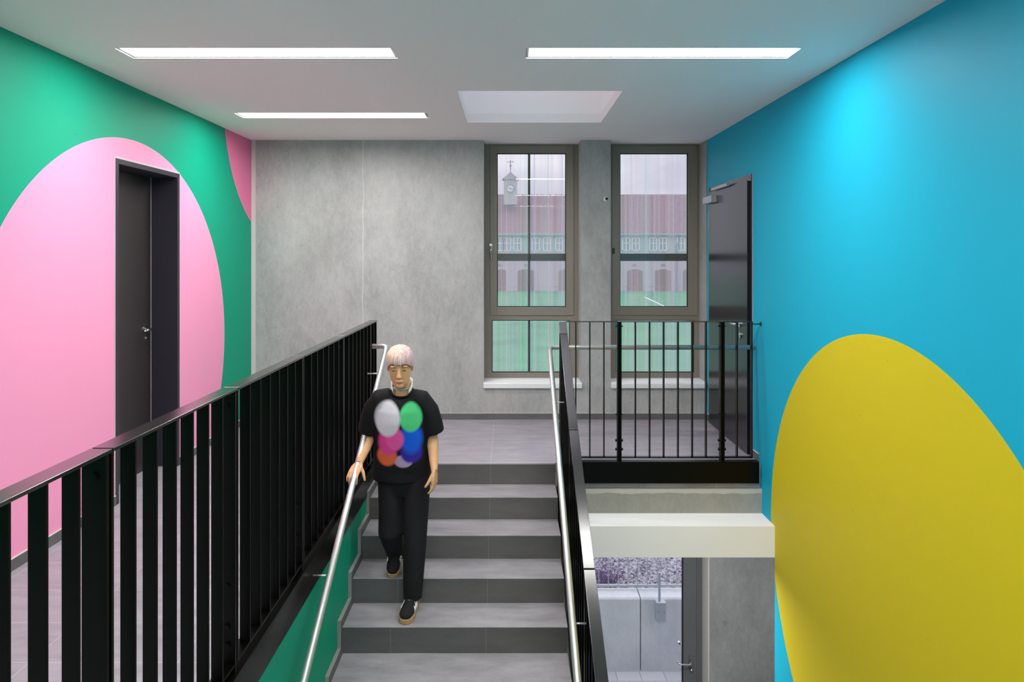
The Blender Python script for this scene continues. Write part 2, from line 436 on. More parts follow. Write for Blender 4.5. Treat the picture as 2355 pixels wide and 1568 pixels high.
# left corridor railing (runs along Y)
lr = thing('corridor_railing', 'long black flat-bar railing in front of the pink wall', 'railing', (-1.09, 3.0, 0))
posts = [.97, 1.832, 2.686, 3.555, 4.432, 5.30]
ends = [.16]+posts+[5.53]
for a, b in zip(ends, ends[1:]):
    MB().box(-1.12, -1.060, a+.004, b-.004, ZT-.010, ZT).build('top_rail', M['black_top'], lr, bevel=.0015)
    MB().box(-1.112, -1.068, a+.004, b-.004, ZBOT-.008, ZBOT).build('bottom_rail', M['black'], lr, bevel=.001)
proto = MB().box(-1.111, -1.068, 2.0, 2.009, ZBOT, ZT-.0095).build('baluster', M['black'], lr, bevel=.001)
first = True
def bar(y):
    global first
    if first: proto.location.y += y-2.0; first = False
    else:
        c = proto.copy(); C.objects.link(c); c.parent = lr; c.location.y = proto.location.y+(y-y_first)
y_first = None
for a, b in zip(ends, ends[1:]):
    L = b-a
    n = 6 if L > .6 else 1
    sp = L/(n+1)
    for i in range(n):
        y = (b-.135-.1195*(n-1-i)) if n > 1 else a+.01+sp-.005
        if y_first is None: y_first = y
        bar(y)
def post_y(y):
    mb = MB()
    mb.box(-1.132, -1.066, y-.022, y-.008, -.03, ZT-.0105)
    mb.box(-1.128, -1.067, y+.004, y+.016, ZBOT, ZT-.0105)
    p = mb.build('post', M['black'], lr, bevel=.001)
    for z in (.13, .20, .36, 1.06):
        MB().disc((-1.098, y-.03, z), (0, 1, 0), .011, .05, 8).build('bolt', M['black'], p)
for y in posts: post_y(y)
MB().box(-1.112, -1.066, 5.52, 5.53, -.03, ZT-.0105).build('post', M['black'], lr)
MB().box(-1.112, -1.066, .16, .17, 0, ZT-.0105).build('post', M['black'], lr)

# landing railing (runs along X)
fr = thing('landing_railing', 'short black flat-bar railing across the landing before the windows', 'railing', (1.2, Y0, 0))
px = lambda x: (x-1169)*5.43/1570
p1, p2 = px(1423.7), px(1660)
for a, b in ((.46, p1-.006), (p1+.006, p2-.006), (p2+.006, px(1728)+.005)):
    MB().box(a, b, Y0-.02, Y0+.02, ZT-.006, ZT+.001).build('top_rail', M['black_top'], fr, bevel=.001)
    MB().box(a, b, Y0-.02, Y0+.02, ZBOT-.008, ZBOT).build('bottom_rail', M['black'], fr, bevel=.001)
pb = MB().box(-.004, .004, Y0-.0195, Y0+.0195, ZBOT, ZT-.006).build('baluster', M['black'], fr, bevel=.001)
xs = [px(v) for v in (1324, 1356.2, 1388.7, 1461, 1493.7, 1526, 1558.9, 1591.6, 1623.2, 1694.4, 1728)]
b0 = pb.location.x
for i, x in enumerate(xs):
    o = pb if i == 0 else pb.copy()
    if i: C.objects.link(o); o.parent = fr
    o.location.x = b0+x
for x in (p1, p2):
    p = MB().box(x-.017, x-.005, Y0-.024, Y0+.024, -.01, ZT-.004).box(x+.005, x+.017, Y0-.024, Y0+.024, .02, ZT-.004).box(x-.005, x+.005, Y0-.005, Y0+.02, .02, ZT-.004).build('post', M['black'], fr, bevel=.001)
    for z in (.112, .182, .39, 1.09):
        MB().tube([(x-.030, Y0, z), (x-.021, Y0, z), (x-.02, Y0, z), (x+.02, Y0, z), (x+.021, Y0, z), (x+.030, Y0, z)], [.011, .011, .005, .005, .011, .011] if z < .3 else [.006]*6, 8).build('bolt', M['black'], p)
xe = px(1728)
mb = MB().tube([(xe, Y0, ZT-.022), (XR-.012, Y0, ZT-.022)], .004, 8).disc((XR-.007, Y0, ZT-.022), (1, 0, 0), .016, .006, 16)
mb.build('wall_anchor', M['black'], fr)

# stair railing (right, sloping)
sr = thing('stair_railing', 'black sloping flat-bar railing on the right side of the stairs', 'railing', (.43, 4.4, 0))
X0, X1 = .40, .46
prof = [(5.40, 1.129), (5.29, 1.043), (4.486, .505), (3.622, -.015), (2.75, -.532), (1.88, -1.048), (1.0, -1.57), (.2, -2.044), (-.3, -2.34)]
def ztop(y):
    for (ya, za), (yb, zb) in zip(prof, prof[1:]):
        if yb <= y <= ya: return zb+(za-zb)*(y-yb)/(ya-yb)
    return prof[-1][1]
for (ya, za), (yb, zb) in zip(prof, prof[1:]):
    e = .005
    mb = MB().prism([(ya-e, za), (yb+e, zb+e*.6), (yb+e, zb+e*.6-.012), (ya-e, za-.012)], 'x', X0, X1)
    mb.build('top_rail', M['black_top'], sr, bevel=.0015)
    off = 1.075
    mb = MB().prism([(ya-e, za-off), (yb+e, zb-off), (yb+e, zb-off-.008), (ya-e, za-off-.008)], 'x', X0+.008, X1-.008)
    mb.build('bottom_rail', M['black'], sr)
y = 5.33
while y > -.3:
    zt = ztop(y)
    MB().prism([(y, zt-.012), (y+.009, zt-.012), (y+.009, zt-1.07), (y, zt-1.08)], 'x', X0+.008, X1-.01).build('baluster', M['black'], sr)
    y -= .118
for ya, za in prof:
    p = MB().box(X0+.004, X1-.002, ya-.017, ya-.005, za-1.3, za-.02).box(X0+.004, X1-.002, ya+.003, ya+.014, za-1.3, za-.014).build('post', M['black'], sr)
mb = MB().prism([(5.40, -.015), (5.40, -.34), (-.3, -.34-5.7*.592), (-.3, .0-5.7*.592)], 'x', .385, .40)
mb.build('stringer', M['black'], sr)

# handrails: round stainless tubes
def rail_thing(name, label, pts, brackets, dx, loc):
    t = thing(name, label, 'handrail', loc)
    MB().tube(pts, .0195, 16).build('rail', M['steel'], t, smooth=True)
    for p in brackets:
        q = (p[0]+dx, p[1], p[2]-.012)
        MB().tube([(p[0], p[1], p[2]-.012), q], .005, 8).build('bracket', M['steel'], t, smooth=True)
    return t
zl = lambda y: .934-.583*(5.40-y)
rail_thing('handrail', 'round stainless steel handrail on the left side of the stairs held by the person',
     [(-1.075, 5.40, .934), (-.985, 5.40, .934), (-.962, 5.385, .928), (-.96, 5.34, zl(5.34)), (-.96, .3, zl(.3))],
     [(-.96, y, zl(y)) for y in (5.13, 3.685, 2.24, .9)], -.098, (-.96, 3, 0))
zr = lambda y: .907-.594*(5.536-y)
rail_thing('handrail', 'round stainless steel handrail on the right of the stairs, turning along the landing railing',
     [(1.997, 5.54, .907), (.37, 5.54, .907), (.338, 5.53, .903), (.335, 5.49, zr(5.49)), (.335, -.2, zr(-.2))],
     [(.335, y, zr(y)) for y in (5.0, 3.568, 2.13, .7)], .075, (.335, 3, 0))

# ------------------------------------------------------------------ windows
def window(n, name, label, x0, x1, sash, g1, g2, handle):
    w = tag(thing(name, label, 'window', ((x0+x1)/2, 7.15, NZ)), kind='structure')
    y0, y1 = 7.15, 7.22
    def fr(name, X, Z, gx, gz, ya, yb, mat):
        mb = MB().box(X[0], gx[0], ya, yb, *Z).box(gx[1], X[1], ya, yb, *Z).box(gx[0], gx[1], ya, yb, Z[0], gz[0]).box(gx[0], gx[1], ya, yb, gz[1], Z[1])
        return mb.build(name, mat, w, bevel=.002)
    ins = .012
    mb = MB()
    grid_slab([x0, x1], [NZ, H+.01], [(sash[0]+ins, sash[1]-ins, sash[2]+ins, sash[3]-ins), g2], lambda a, b, c, d: mb.box(a, b, y0, y1, c, d), mb)
    mb.build('frame', M['bronze'], w)
    fr('sash', sash[:2], sash[2:], (g1[0], g1[1]), (g1[2], g1[3]), y0-.014, y1-.01, M['bronze'])
    for g in (g1, g2):
        mb = MB(); q = .008
        mb.box(g[0], g[0]+q, y0+.01, y0+.03, g[2], g[3]).box(g[1]-q, g[1], y0+.01, y0+.03, g[2], g[3]).box(g[0]+q, g[1]-q, y0+.01, y0+.03, g[2], g[2]+q).box(g[0]+q, g[1]-q, y0+.01, y0+.03, g[3]-q, g[3])
        mb.build('gasket', M['gasket'], w)
        MB().quad((g[0]+.002, y0+.036, g[2]+.002), (g[1]-.002, y0+.036, g[2]+.002), (g[1]-.002, y0+.036, g[3]-.002), (g[0]+.002, y0+.036, g[3]-.002)).build('pane', M['glass'], w)
    if handle == 'lever':
        hx = (1129-1169)*7.13/1570; hz = 1.643+22*7.13/1570
        h = MB().box(hx-.015, hx+.015, y0-.024, y0-.014, hz-.03, hz+.035).tube([(hx, y0-.02, hz), (hx, y0-.06, hz)], .008).build('handle_plate', M['chrome'], w, bevel=.002)
        MB().tube([(hx, y0-.055, hz+.01), (hx, y0-.06, hz-.04), (hx+.004, y0-.058, hz-.12)], [(.011, .008), (.011, .008), (.009, .006)], 10).build('lever', M['chrome'], h, smooth=True)
    else:
        hx = (1411-1169)*7.13/1570; hz = 1.643+13*7.13/1570
        mb = MB().box(hx-.012, hx+.012, y0-.020, y0-.014, hz-.03, hz+.03); mb.build('lock_plate', M['gasket'], w)
    return w
k = 7.14/1570
zz = lambda y: 1.643-(y-590)*k
xx = lambda x: (x-1169)*k
window(1, 'window_1', 'left tall window with a lever handle and lower fixed pane', N1[0], N1[1], (xx(1127), xx(1319), zz(725), zz(335)), (xx(1143), xx(1302), zz(706), zz(352)), (xx(1131), xx(1311), zz(857), zz(736)), 'lever')
window(2, 'window_2', 'right tall window next to the blue wall', N2[0], N2[1], (1.085, xx(1604), zz(725), zz(335)), (xx(1426), xx(1583), zz(706), zz(352)), (1.125, xx(1597), zz(857), zz(736)), 'lock')
def sill(x0, x1, label):
    mb = MB().prism([(YB-.03, .318), (YB-.03, .362), (YB-.022, .372), (7.15, .374), (7.15, .35), (YB-.012, .35), (YB-.012, .318)], 'x', x0, x1)
    tag(mb.build('window_sill', M['sill'], bevel=.002, origin=((x0+x1)/2, YB, .318)), label, 'window sill', 'white window sills')
sill(N1[0]-.002, N1[1]+.008, 'white stone sill under the left window')
sill(N2[0]+.002, N2[1]+.0, 'white stone sill under the right window')

# facade screen outside the windows
scr = thing('facade_screen', 'pale perforated metal screen hanging outside the upper windows', 'facade screen', (.5, 7.5, 1.6))
def sheet(x0, x1):
    mb = MB(); x = x0; pts = []
    while x < x1:
        pts += [(x, 7.48), (x+.095, 7.48), (x+.112, 7.505), (x+.136, 7.505)]; x += .153
    vs = [(mb.bm.verts.new((a, b, -.5)), mb.bm.verts.new((a, b, 3.4))) for a, b in pts]
    for p, q in zip(vs, vs[1:]): mb._f([p[0], q[0], q[1], p[1]])
    return mb
sheet(-1.2, 3.4).build('perforated_sheet', M['perf'], scr)
zb = 1.643-(591.5-590)*7.42/1570
MB().box(-1.3, 3.5, 7.40, 7.46, zb-.040, zb+.040).build('cross_beam', M['facade_steel'], scr)
MB().box(.214, .238, 7.40, 7.47, -.5, 3.4).build('upright', M['facade_steel'], scr)

# sensor on the pillar between the windows
sn = thing('wall_sensor', 'small round white sensor with dark centre on the pillar between the windows', 'sensor', (.984, YB, 2.223))
MB().tube([(.984, YB, 2.223), (.984, YB-.012, 2.223), (.984, YB-.02, 2.223)], [.022, .022, .016], 20).build('ring', M['sill'], sn, smooth=False)
MB().tube([(.988, YB-.018, 2.226), (.992, YB-.034, 2.226)], [.013, .012], 16).build('lens', M['gasket'], sn)

# ------------------------------------------------------------------ door 1 (left, recessed)
d1 = tag(thing('door_1', 'recessed dark grey door in the pink disc of the left wall', 'door', (XL, 4.95, 0)), kind='structure')
fw = .035; XD = -2.80
mb = MB()
mb.box(XD-.02, XL+.008, DY0, DY0+fw, 0, DZ).box(XD-.02, XL+.008, DY1-fw, DY1, 0, DZ).box(XD-.02, XL+.008, DY0+fw, DY1-fw, DZ-fw, DZ)
mb.build('door_frame', M['frame_dark'], d1, bevel=.001)
MB().box(XL, XL+.006, DY0-.006, DY1+.004, DZ, DZ+.012).box(XL, XL+.005, DY0-.008, DY0, .0, DZ).build('plaster_edge', M['pinkseal'], d1)
lf = MB().box(XD-.05, XD, DY0+fw+.002, DY1-fw-.003, .006, DZ-fw-.003).build('door_leaf', M['door_dark'], d1, bevel=.001)
MB().box(XD-.002, XD+.002, DY1-fw-.0045, DY1-fw-.0005, .006, DZ-fw).build('seal_strip', M['seal'], d1)
hy, hz = DY1-fw-.085, 1.085
h = MB().disc((XD, hy, hz), (1, 0, 0), .026, .008).build('handle_rosette', M['chrome'], lf)
MB().tube([(XD, hy, hz), (XD+.045, hy, hz), (XD+.055, hy-.012, hz), (XD+.056, hy-.12, hz-.004)], [.009, .009, .010, .008], 12).build('lever', M['chrome'], h, smooth=True)
lk = MB().tube([(XD, hy, hz-.075), (XD+.008, hy, hz-.075)], [(.017, .027)]*2, 16).build('lock_rosette', M['chrome'], lf)
MB().disc((XD+.008, hy, hz-.070), (1, 0, 0), .009, .006).build('cylinder', M['chrome'], lk)

# door 2 (right, flush)
d2 = tag(thing('door_2', 'glossy dark door in the blue wall at the end of the landing', 'door', (XR, 6.2, 0)), kind='structure')
a, b = 5.648, 6.80; zt = 2.325
mb = MB().box(XR-.012, XR+.03, a-.035, a+.004, .0, zt).box(XR-.010, XR+.03, a, b+.01, zt-.06, zt)
mb.box(XR-.003, XR+.03, b-.05, b+.01, 0, zt)
mb.build('door_frame', M['door_right'], d2, bevel=.001)
MB().box(XR-.006, XR, a-.042, a-.035, 0, zt+.004).build('seal_strip', plain('grey_sealant', (150, 147, 152), .6), d2)
lf = MB().box(XR-.030, XR-.004, a+.012, b-.055, .008, zt-.052).build('door_leaf', M['door_right'], d2, bevel=.0015)
xf = XR-.030
h = MB().disc((xf, 5.83, 1.067), (-1, 0, 0), .026, .009).build('handle_rosette', M['chrome'], lf)
MB().tube([(xf, 5.83, 1.067), (xf-.045, 5.83, 1.067), (xf-.055, 5.845, 1.067), (xf-.056, 5.95, 1.067)], [.009, .009, .010, .008], 12).build('lever', M['chrome'], h, smooth=True)
lk = MB().tube([(xf, 5.815, .975), (xf-.009, 5.815, .975)], [(.017, .028)]*2, 16).build('lock_rosette', M['chrome'], lf)
MB().disc((xf-.009, 5.815, .980), (-1, 0, 0), .009, .006).build('cylinder', M['chrome'], lk)
for z in (2.01, .28):
    MB().tube([(XR-.022, b-.047, z-.09), (XR-.022, b-.047, z-.03)], .010, 10).tube([(XR-.022, b-.047, z-.028), (XR-.022, b-.047, z+.028)], .010, 10).tube([(XR-.022, b-.047, z+.03), (XR-.022, b-.047, z+.09)], .010, 10).build('hinge', M['closer'], d2)
cl = MB().box(xf-.055, xf, 6.48, 6.76, zt-.165, zt-.10).build('door_closer', M['closer'], d2, bevel=.003)
MB().box(xf-.032, xf-.004, 6.10, 6.56, zt-.052, zt-.026).build('slide_rail', M['closer'], cl, bevel=.002)

# door 3 (lower hall, glass)
d3 = tag(thing('door_3', 'grey framed glass door of the lower hall with a lever handle', 'door', (1.3, 7.13, ZL)), kind='structure')
kd = 7.13/1570; xd = lambda x: (x-1169)*kd
mb = MB().box(xd(1601), 2.022, 7.12, 7.20, ZL, -.9).box(.55, .61, 7.12, 7.20, ZL, -.9).box(.61, xd(1601), 7.12, 7.20, -.97, -.9)
mb.build('door_frame', M['door_grey'], d3, bevel=.002)
gx0, gx1 = .70, xd(1570.5)
mb = MB().box(gx1, xd(1601)-.004, 7.105, 7.17, ZL+.01, -.975).box(.614, gx0, 7.105, 7.17, ZL+.01, -.975).box(gx0, gx1, 7.105, 7.17, -1.08, -.975).box(gx0, gx1, 7.105, 7.17, ZL+.01, ZL+.12)
lf = mb.build('door_leaf', M['door_grey'], d3, bevel=.002)
MB().box(gx1-.012, gx1, 7.12, 7.14, ZL+.12, -1.08).build('gasket', M['gasket'], d3)
MB().box(gx0, gx1-.006, 7.142, 7.150, ZL+.12, -1.08).build('pane', M['glass_low'], d3)
hx, hz = xd(1586), 1.643-926*kd
h = MB().tube([(hx, 7.105, hz+.01), (hx, 7.095, hz+.01)], [(.017, .05)]*2, 16).build('handle_rosette', M['door_grey'], lf)
MB().tube([(hx-.002, 7.10, hz+.012), (hx-.004, 7.06, hz+.006), (hx-.012, 7.05, hz-.004), (hx-.03, 7.048, hz-.006), (hx-.10, 7.048, hz-.004), (hx-.13, 7.052, hz+.004), (hx-.145, 7.07, hz+.014)], .0095, 12).build('lever', M['chrome'], h, smooth=True)
lk = MB().tube([(hx, 7.105, hz-.085), (hx, 7.095, hz-.085)], [(.016, .03)]*2, 16).build('lock_rosette', M['door_grey'], lf)
MB().tube([(hx, 7.10, hz-.075), (hx+.01, 7.07, hz-.085)], .011, 12).build('cylinder', M['chrome'], lk, smooth=True)
MB().ell((xd(1566), 7.21, 1.643-898*kd), (.022, .022, .022)).tube([(xd(1575), 7.165, 1.643-898*kd), (xd(1567), 7.21, 1.643-898*kd)], .009).build('outer_knob', M['chrome'], lf, smooth=True)

# ------------------------------------------------------------------ outdoors, near the glass door
YW = 8.615
t = NT('grey_paving'); P = t.coord(); br = t.new('ShaderNodeTexBrick'); br.inputs['Scale'].default_value = 1; br.inputs['Brick Width'].default_value = .3; br.inputs['Row Height'].default_value = .2; br.inputs['Mortar Size'].default_value = .004
for i, c in enumerate((srgb(186, 190, 198), srgb(200, 202, 208), srgb(130, 132, 138))): br.inputs[i+1].default_value = c
t.link(P, br.inputs['Vector']); t.set(br.outputs[0], .7); M['paving'] = t.m
struct(MB().box(-6, 9, 7.2, YW+.3, ZL-.3, ZL-.01).build('ground', M['paving']), 'pale paving outside the glass door', 'ground')
rw = thing('retaining_wall', 'pale concrete retaining wall outside the glass door', 'retaining wall', (1.5, YW, ZL))
zc = -2.664; jx = (1473-1169)*YW/1570
for x0, x1 in ((-3.2, jx-.006), (jx+.006, 4.2)):
    mb = MB().prism([(YW, ZL-.05), (YW, zc-.02), (YW+.02, zc), (YW+.25, zc+.01), (YW+.25, ZL-.05)], 'x', x0, x1)
    mb.build('wall_panel', M['conc_out'], rw, bevel=.006)
fe = thing('garden_fence', 'thin galvanized bar fence on top of the retaining wall', 'fence', (1.4, YW+.2, zc))
MB().box(-3.1, 4.1, YW+.20, YW+.225, zc+.045, zc+.07).build('bottom_rail', M['zinc'], fe)
MB().box(-3.1, 4.1, YW+.20, YW+.225, zc+1.0, zc+1.03).build('top_rail', M['zinc'], fe)
yb = YW+.2125; kx = yb/1570
fb = None
for i in range(-12, 14):
    x = (1399.5-1169)*kx+i*22.4*kx
    if fb is None:
        fb = MB().tube([(0, yb, zc+.045), (0, yb, zc+1.0)], .0055, 8).build('bar', M['zinc'], fe); bx0 = fb.location.x; fb.location.x += x
    else:
        c = fb.copy(); C.objects.link(c); c.parent = fe; c.location.x = bx0+x
jb = thing('junction_box', 'grey metal box with an upright conduit on the retaining wall', 'junction box', (1.9, YW, -2.8))
kj = YW/1570
MB().box((1506-1169)*kj, (1528-1169)*kj, YW-.10, YW-.002, 1.643-830*kj, 1.643-787*kj).build('box_body', M['zinc'], jb, bevel=.006)
cx = (1514.5-1169)*kj
MB().box(cx-.013, cx+.013, YW-.06, YW-.03, 1.643-786*kj, 1.643-722*kj).build('conduit', M['zinc'], jb, bevel=.003)
for x, y in ((1510, 1399), (1524, 1399), (1510, 1418), (1525, 1418)):
    MB().disc(((x-1169)*kj, YW-.10, 1.643-(y-590)*kj), (0, -1, 0), .007, .004, 10).build('screw', M['chrome'], jb)
# mulch bank
t = NT('grey_mulch_and_leaves'); P = t.coord()
n1 = t.noise(t.coord((1, 1, 1.6)), 26, 8, .85); n2 = t.noise(P, 2.2, 2)
v = t.new('ShaderNodeTexVoronoi'); v.inputs['Scale'].default_value = 24; t.link(t.coord((1, 1, 2)), v.inputs['Vector'])
f = t.math('ADD', t.math('MULTIPLY', n1, .92), t.math('MULTIPLY', v.outputs['Distance'], .12))
t.set(t.ramp(f, [(.42, srgb(48, 42, 56)), (.49, srgb(150, 144, 158)), (.56, srgb(224, 220, 232)), (.7, srgb(250, 246, 252))]), .9, spec=.1)
t.bump(f, .9, .05); M['mulch'] = t.m
mb = MB()
nx, ny = 60, 24
vs = [[mb.bm.verts.new((-4+10*i/nx, YW+.262+3.2*j/ny, zc-.08+1.75*j/ny+random.uniform(-.03, .03))) for i in range(nx+1)] for j in range(ny+1)]
for j in range(ny):
    for i in range(nx): mb._f([vs[j][i], vs[j][i+1], vs[j+1][i+1], vs[j+1][i]])
tag(mb.build('mulch_bank', M['mulch']), 'sloping bank of pale mulch and dry leaves behind the bar fence', 'mulch', kind='stuff')
pm = plain('violet_heather', (104, 78, 128), .8, var=.4, vs=60)
mb = MB()
for i in range(420):
    x = random.gauss(1.28, .12); y = YW+.32+abs(random.gauss(0, .12)); z = zc-.08+(y-YW-.24)*.55+random.uniform(0, .13)
    d = Vector((random.uniform(-1, 1), random.uniform(-1, 1), random.uniform(-.3, 1))).normalized()*.035
    e = Vector((random.uniform(-1, 1), random.uniform(-1, 1), random.uniform(-1, 1))).normalized()*.012
    p = Vector((x, y, z)); mb.quad(p-e, p+e, p+d+e*.3, p+d-e*.3)
tag(mb.build('heather_plant', pm, origin=(1.28, YW+.4, zc)), 'low violet plant at the foot of the mulch bank behind the fence', 'plant')

# ------------------------------------------------------------------ far outdoors: pitch and old school building
GZ = -3.8; YS = 108.0; ks = YS/1570
bx = lambda x: (x-1169)*ks
bz = lambda y: 1.643-(y-590)*ks
t = NT('green_sports_turf'); P = t.coord(); t.set(t.ramp(t.noise(P, .4, 3), [(.3, srgb(42, 118, 74)), (.7, srgb(66, 146, 96))]), .9, spec=.1); M['turf'] = t.m
M['line'] = plain('white_line_paint', (238, 238, 238), .8)
struct(MB().box(-90, 110, 12.0, YS+60, GZ-.5, GZ).build('ground', M['turf']), 'green sports pitch beyond the windows', 'ground')
t1 = 5.443*1570/93; t2 = 5.443*1570/118
p1 = Vector(((1482-1169)*t1/1570, t1, GZ+.02)); p2 = Vector(((1535-1169)*t2/1570, t2, GZ+.02)); nrm = Vector((-(p2-p1).y, (p2-p1).x, 0)).normalized()*.12
tag(MB().quad(p1-nrm, p1+nrm, p2+nrm*.6, p2-nrm*.6).build('pitch_line', M['line']), 'white painted line on the green pitch seen through the right window', 'pitch line')
M['bwall'] = plain('pale_pink_render', (174, 160, 165), .85, var=.05, vs=.6)
M['broof'] = plain('red_brown_roof_tiles', (112, 82, 82), .85, var=.25, vs=2.5)
M['btower'] = plain('grey_tower_boards', (176, 174, 166), .8, var=.08, vs=2)
M['bslate'] = plain('grey_slate', (112, 114, 116), .7, var=.1, vs=3)
M['bwin'] = plain('pale_blue_window_glass', (120, 140, 146), .2, var=.1, vs=1)
M['bwframe'] = plain('white_window_paint', (232, 234, 232), .6)
M['bdoor'] = plain('brown_wooden_door', (104, 70, 50), .7, var=.15, vs=1.5)
M['bstone'] = plain('grey_stone_surround', (170, 166, 164), .8, var=.08, vs=2)
M['bteal'] = plain('glass_tinted_eaves', (120, 150, 146), .7)  # teal cast of the window glass, put into the eaves colour
sb = thing('school_building', 'long old school building with red tiled roof and clock tower beyond the pitch', 'building', (0, YS, GZ))
X0b, X1b = bx(900), bx(1900)
MB().box(X0b, X1b, YS, YS+12, GZ, bz(537)).build('wall', M['bwall'], sb)
mb = MB().prism([(YS-.5, bz(539)), (YS+6.5, 1.643+(590-447)*(YS+6.5)/1570), (YS+13, bz(539))], 'x', X0b-.5, X1b+.5)
mb.build('roof', M['broof'], sb)
MB().box(X0b, X1b, YS-.03, YS, bz(581), bz(540)).build('teal_reflection_band', plain('painted_teal_reflection', (140, 166, 158), .85, var=.05, vs=.6), sb)  # green wall's reflection in the window glass, painted as a teal strip
MB().box(X0b-.5, X1b+.5, YS-.62, YS-.2, bz(541), bz(536.5)).build('eaves', M['bteal'], sb)
def bwindow(xc, w, y0, y1):
    x0, x1 = bx(xc)-w/2, bx(xc)+w/2; z0, z1 = bz(y1), bz(y0)
    mb = MB(); q = .14
    mb.box(x0, x0+q, YS-.1, YS, z0, z1).box(x1-q, x1, YS-.1, YS, z0, z1).box(x0, x1, YS-.1, YS, z0, z0+q).box(x0, x1, YS-.1, YS, z1-q, z1)
    mb.box((x0+x1)/2-.06, (x0+x1)/2+.06, YS-.1, YS, z0, z1).box(x0, x1, YS-.1, YS, z0+(z1-z0)*.55, z0+(z1-z0)*.55+.1)
    f = mb.build('window', M['bwframe'], sb); MB().box(x0+.05, x1-.05, YS-.05, YS-.01, z0+.05, z1-.05).build('pane', M['bwin'], f)
for xc in (1124, 1150, 1166, 1190, 1232, 1258, 1286, 1310, 1440, 1462, 1502, 1524, 1566, 1590): bwindow(xc, 1.25, 546, 577)
def bdoor(x0, x1):
    x0, x1 = bx(x0), bx(x1); z1 = bz(623); n = 8; w = x1-x0
    arch = [(x0+w*i/n, z1+.28*math.sin(PI*i/n)) for i in range(n+1)]
    sd = MB().prism([(x0-.35, GZ), (x1+.35, GZ)]+[(x1+.35, z1)]+[(x0+(w)*i/n, z1+.35+.3*math.sin(PI*i/n)) for i in range(n, -1, -1)]+[(x0-.35, z1)], 'y', YS-.12, YS).build('door_surround', M['bstone'], sb)
    MB().prism([(x0, GZ), (x1, GZ)]+arch[::-1], 'y', YS-.2, YS-.05).build('door', M['bdoor'], sd)
for a, b in ((1142, 1164), (1190, 1230), (1284, 1312), (1442, 1478), (1505, 1543), (1570, 1600)): bdoor(a, b)
for xc in (1150, 1212, 1458, 1525): MB().box(bx(xc)-.35, bx(xc)+.35, YS-.06, YS, bz(613), bz(607)).build('vent', M['bslate'], sb)
MB().tube([(bx(1561), YS-.15, bz(540)), (bx(1561), YS-.15, bz(556)), (bx(1556), YS-.15, bz(566)), (bx(1556), YS-.15, GZ)], .1, 8).build('downpipe', M['bslate'], sb)
# clock tower stands on the ridge
YT = YS+2.5; kt = YT/1570; tx = lambda x: (x-1169)*kt; tz = lambda y: 1.643-(y-590)*kt
MB().box(tx(1158.5), tx(1189.5), YT, YT+2.2, tz(470), tz(411)).build('clock_tower', M['btower'], sb)
xc, yc = tx(1174), YT+1.1; hw = tx(1193)-tx(1174)
mb = MB(); z0, z1 = tz(412), tz(393); 
base_ = [mb.bm.verts.new((xc+sx*hw, yc+sy*hw, z0)) for sx, sy in ((-1,-1),(1,-1),(1,1),(-1,1))]; ap = mb.bm.verts.new((xc, yc, z1))
mb._f(base_[::-1])
for i in range(4): mb._f([base_[i], base_[(i+1) % 4], ap])
mb.build('tower_roof', M['bslate'], sb)
sp = MB().tube([(xc, yc, z1-.1), (xc, yc, tz(366))], .07, 8).ell((xc, yc, tz(379)), (.2, .2, .2)).build('spire', M['bslate'], sb)
mb = MB().tube([(xc-.6, yc, tz(370)), (xc+.55, yc, tz(370))], .05, 6).tube([(xc, yc-.5, tz(372)), (xc, yc+.5, tz(372))], .04, 6)
mb.prism([(xc+.3, tz(371)), (xc+.6, tz(370)), (xc+.3, tz(368))], 'y', yc-.03, yc+.03); mb.build('weather_vane', M['bslate'], sp)
cz = tz(433.5); cr = 9.4*kt; cf = YT-.02
ck = MB().disc((xc, cf, cz), (0, -1, 0), cr*.9, .05, 28).build('clock_face', M['bwframe'], sb)
mb = MB(); n = 28
ring = [[mb.bm.verts.new((xc+r*math.cos(2*PI*i/n), cf-.08, cz+r*math.sin(2*PI*i/n))) for i in range(n)] for r in (cr*.86, cr)]
for i in range(n): mb._f([ring[0][i], ring[0][(i+1) % n], ring[1][(i+1) % n], ring[1][i]])
mb.build('clock_ring', M['bslate'], ck)
mb = MB()
for i in range(12):
    a = 2*PI*i/12; u = Vector((math.cos(a), 0, math.sin(a)))
    mb.tube([Vector((xc, cf-.09, cz))+u*cr*.68, Vector((xc, cf-.09, cz))+u*cr*.82], .028, 4)
mb.build('hour_mark', M['bslate'], ck)
mb = MB()
for a, l in ((math.radians(150), .55), (math.radians(-14), .78)):
    u = Vector((math.cos(a), 0, math.sin(a))); mb.tube([(xc, cf-.1, cz), Vector((xc, cf-.1, cz))+u*cr*l], [.06, .03], 6)
mb.build('clock_hand', M['bslate'], ck)
# low fence at the far side of the pitch
ff = thing('pitch_fence', 'low thin railing along the far edge of the pitch', 'fence', (0, YS-6, GZ)); kf = (YS-6)/1570
mb = MB().box((1100-1169)*kf, (1640-1169)*kf, YS-6.03, YS-5.97, GZ+.95, GZ+1.0); mb.build('top_rail', M['bslate'], ff)
for i in range(28):
    x = (1100+20*i-1169)*kf; MB().box(x-.03, x+.03, YS-6.03, YS-5.97, GZ, GZ+.97).build('post', M['bslate'], ff)

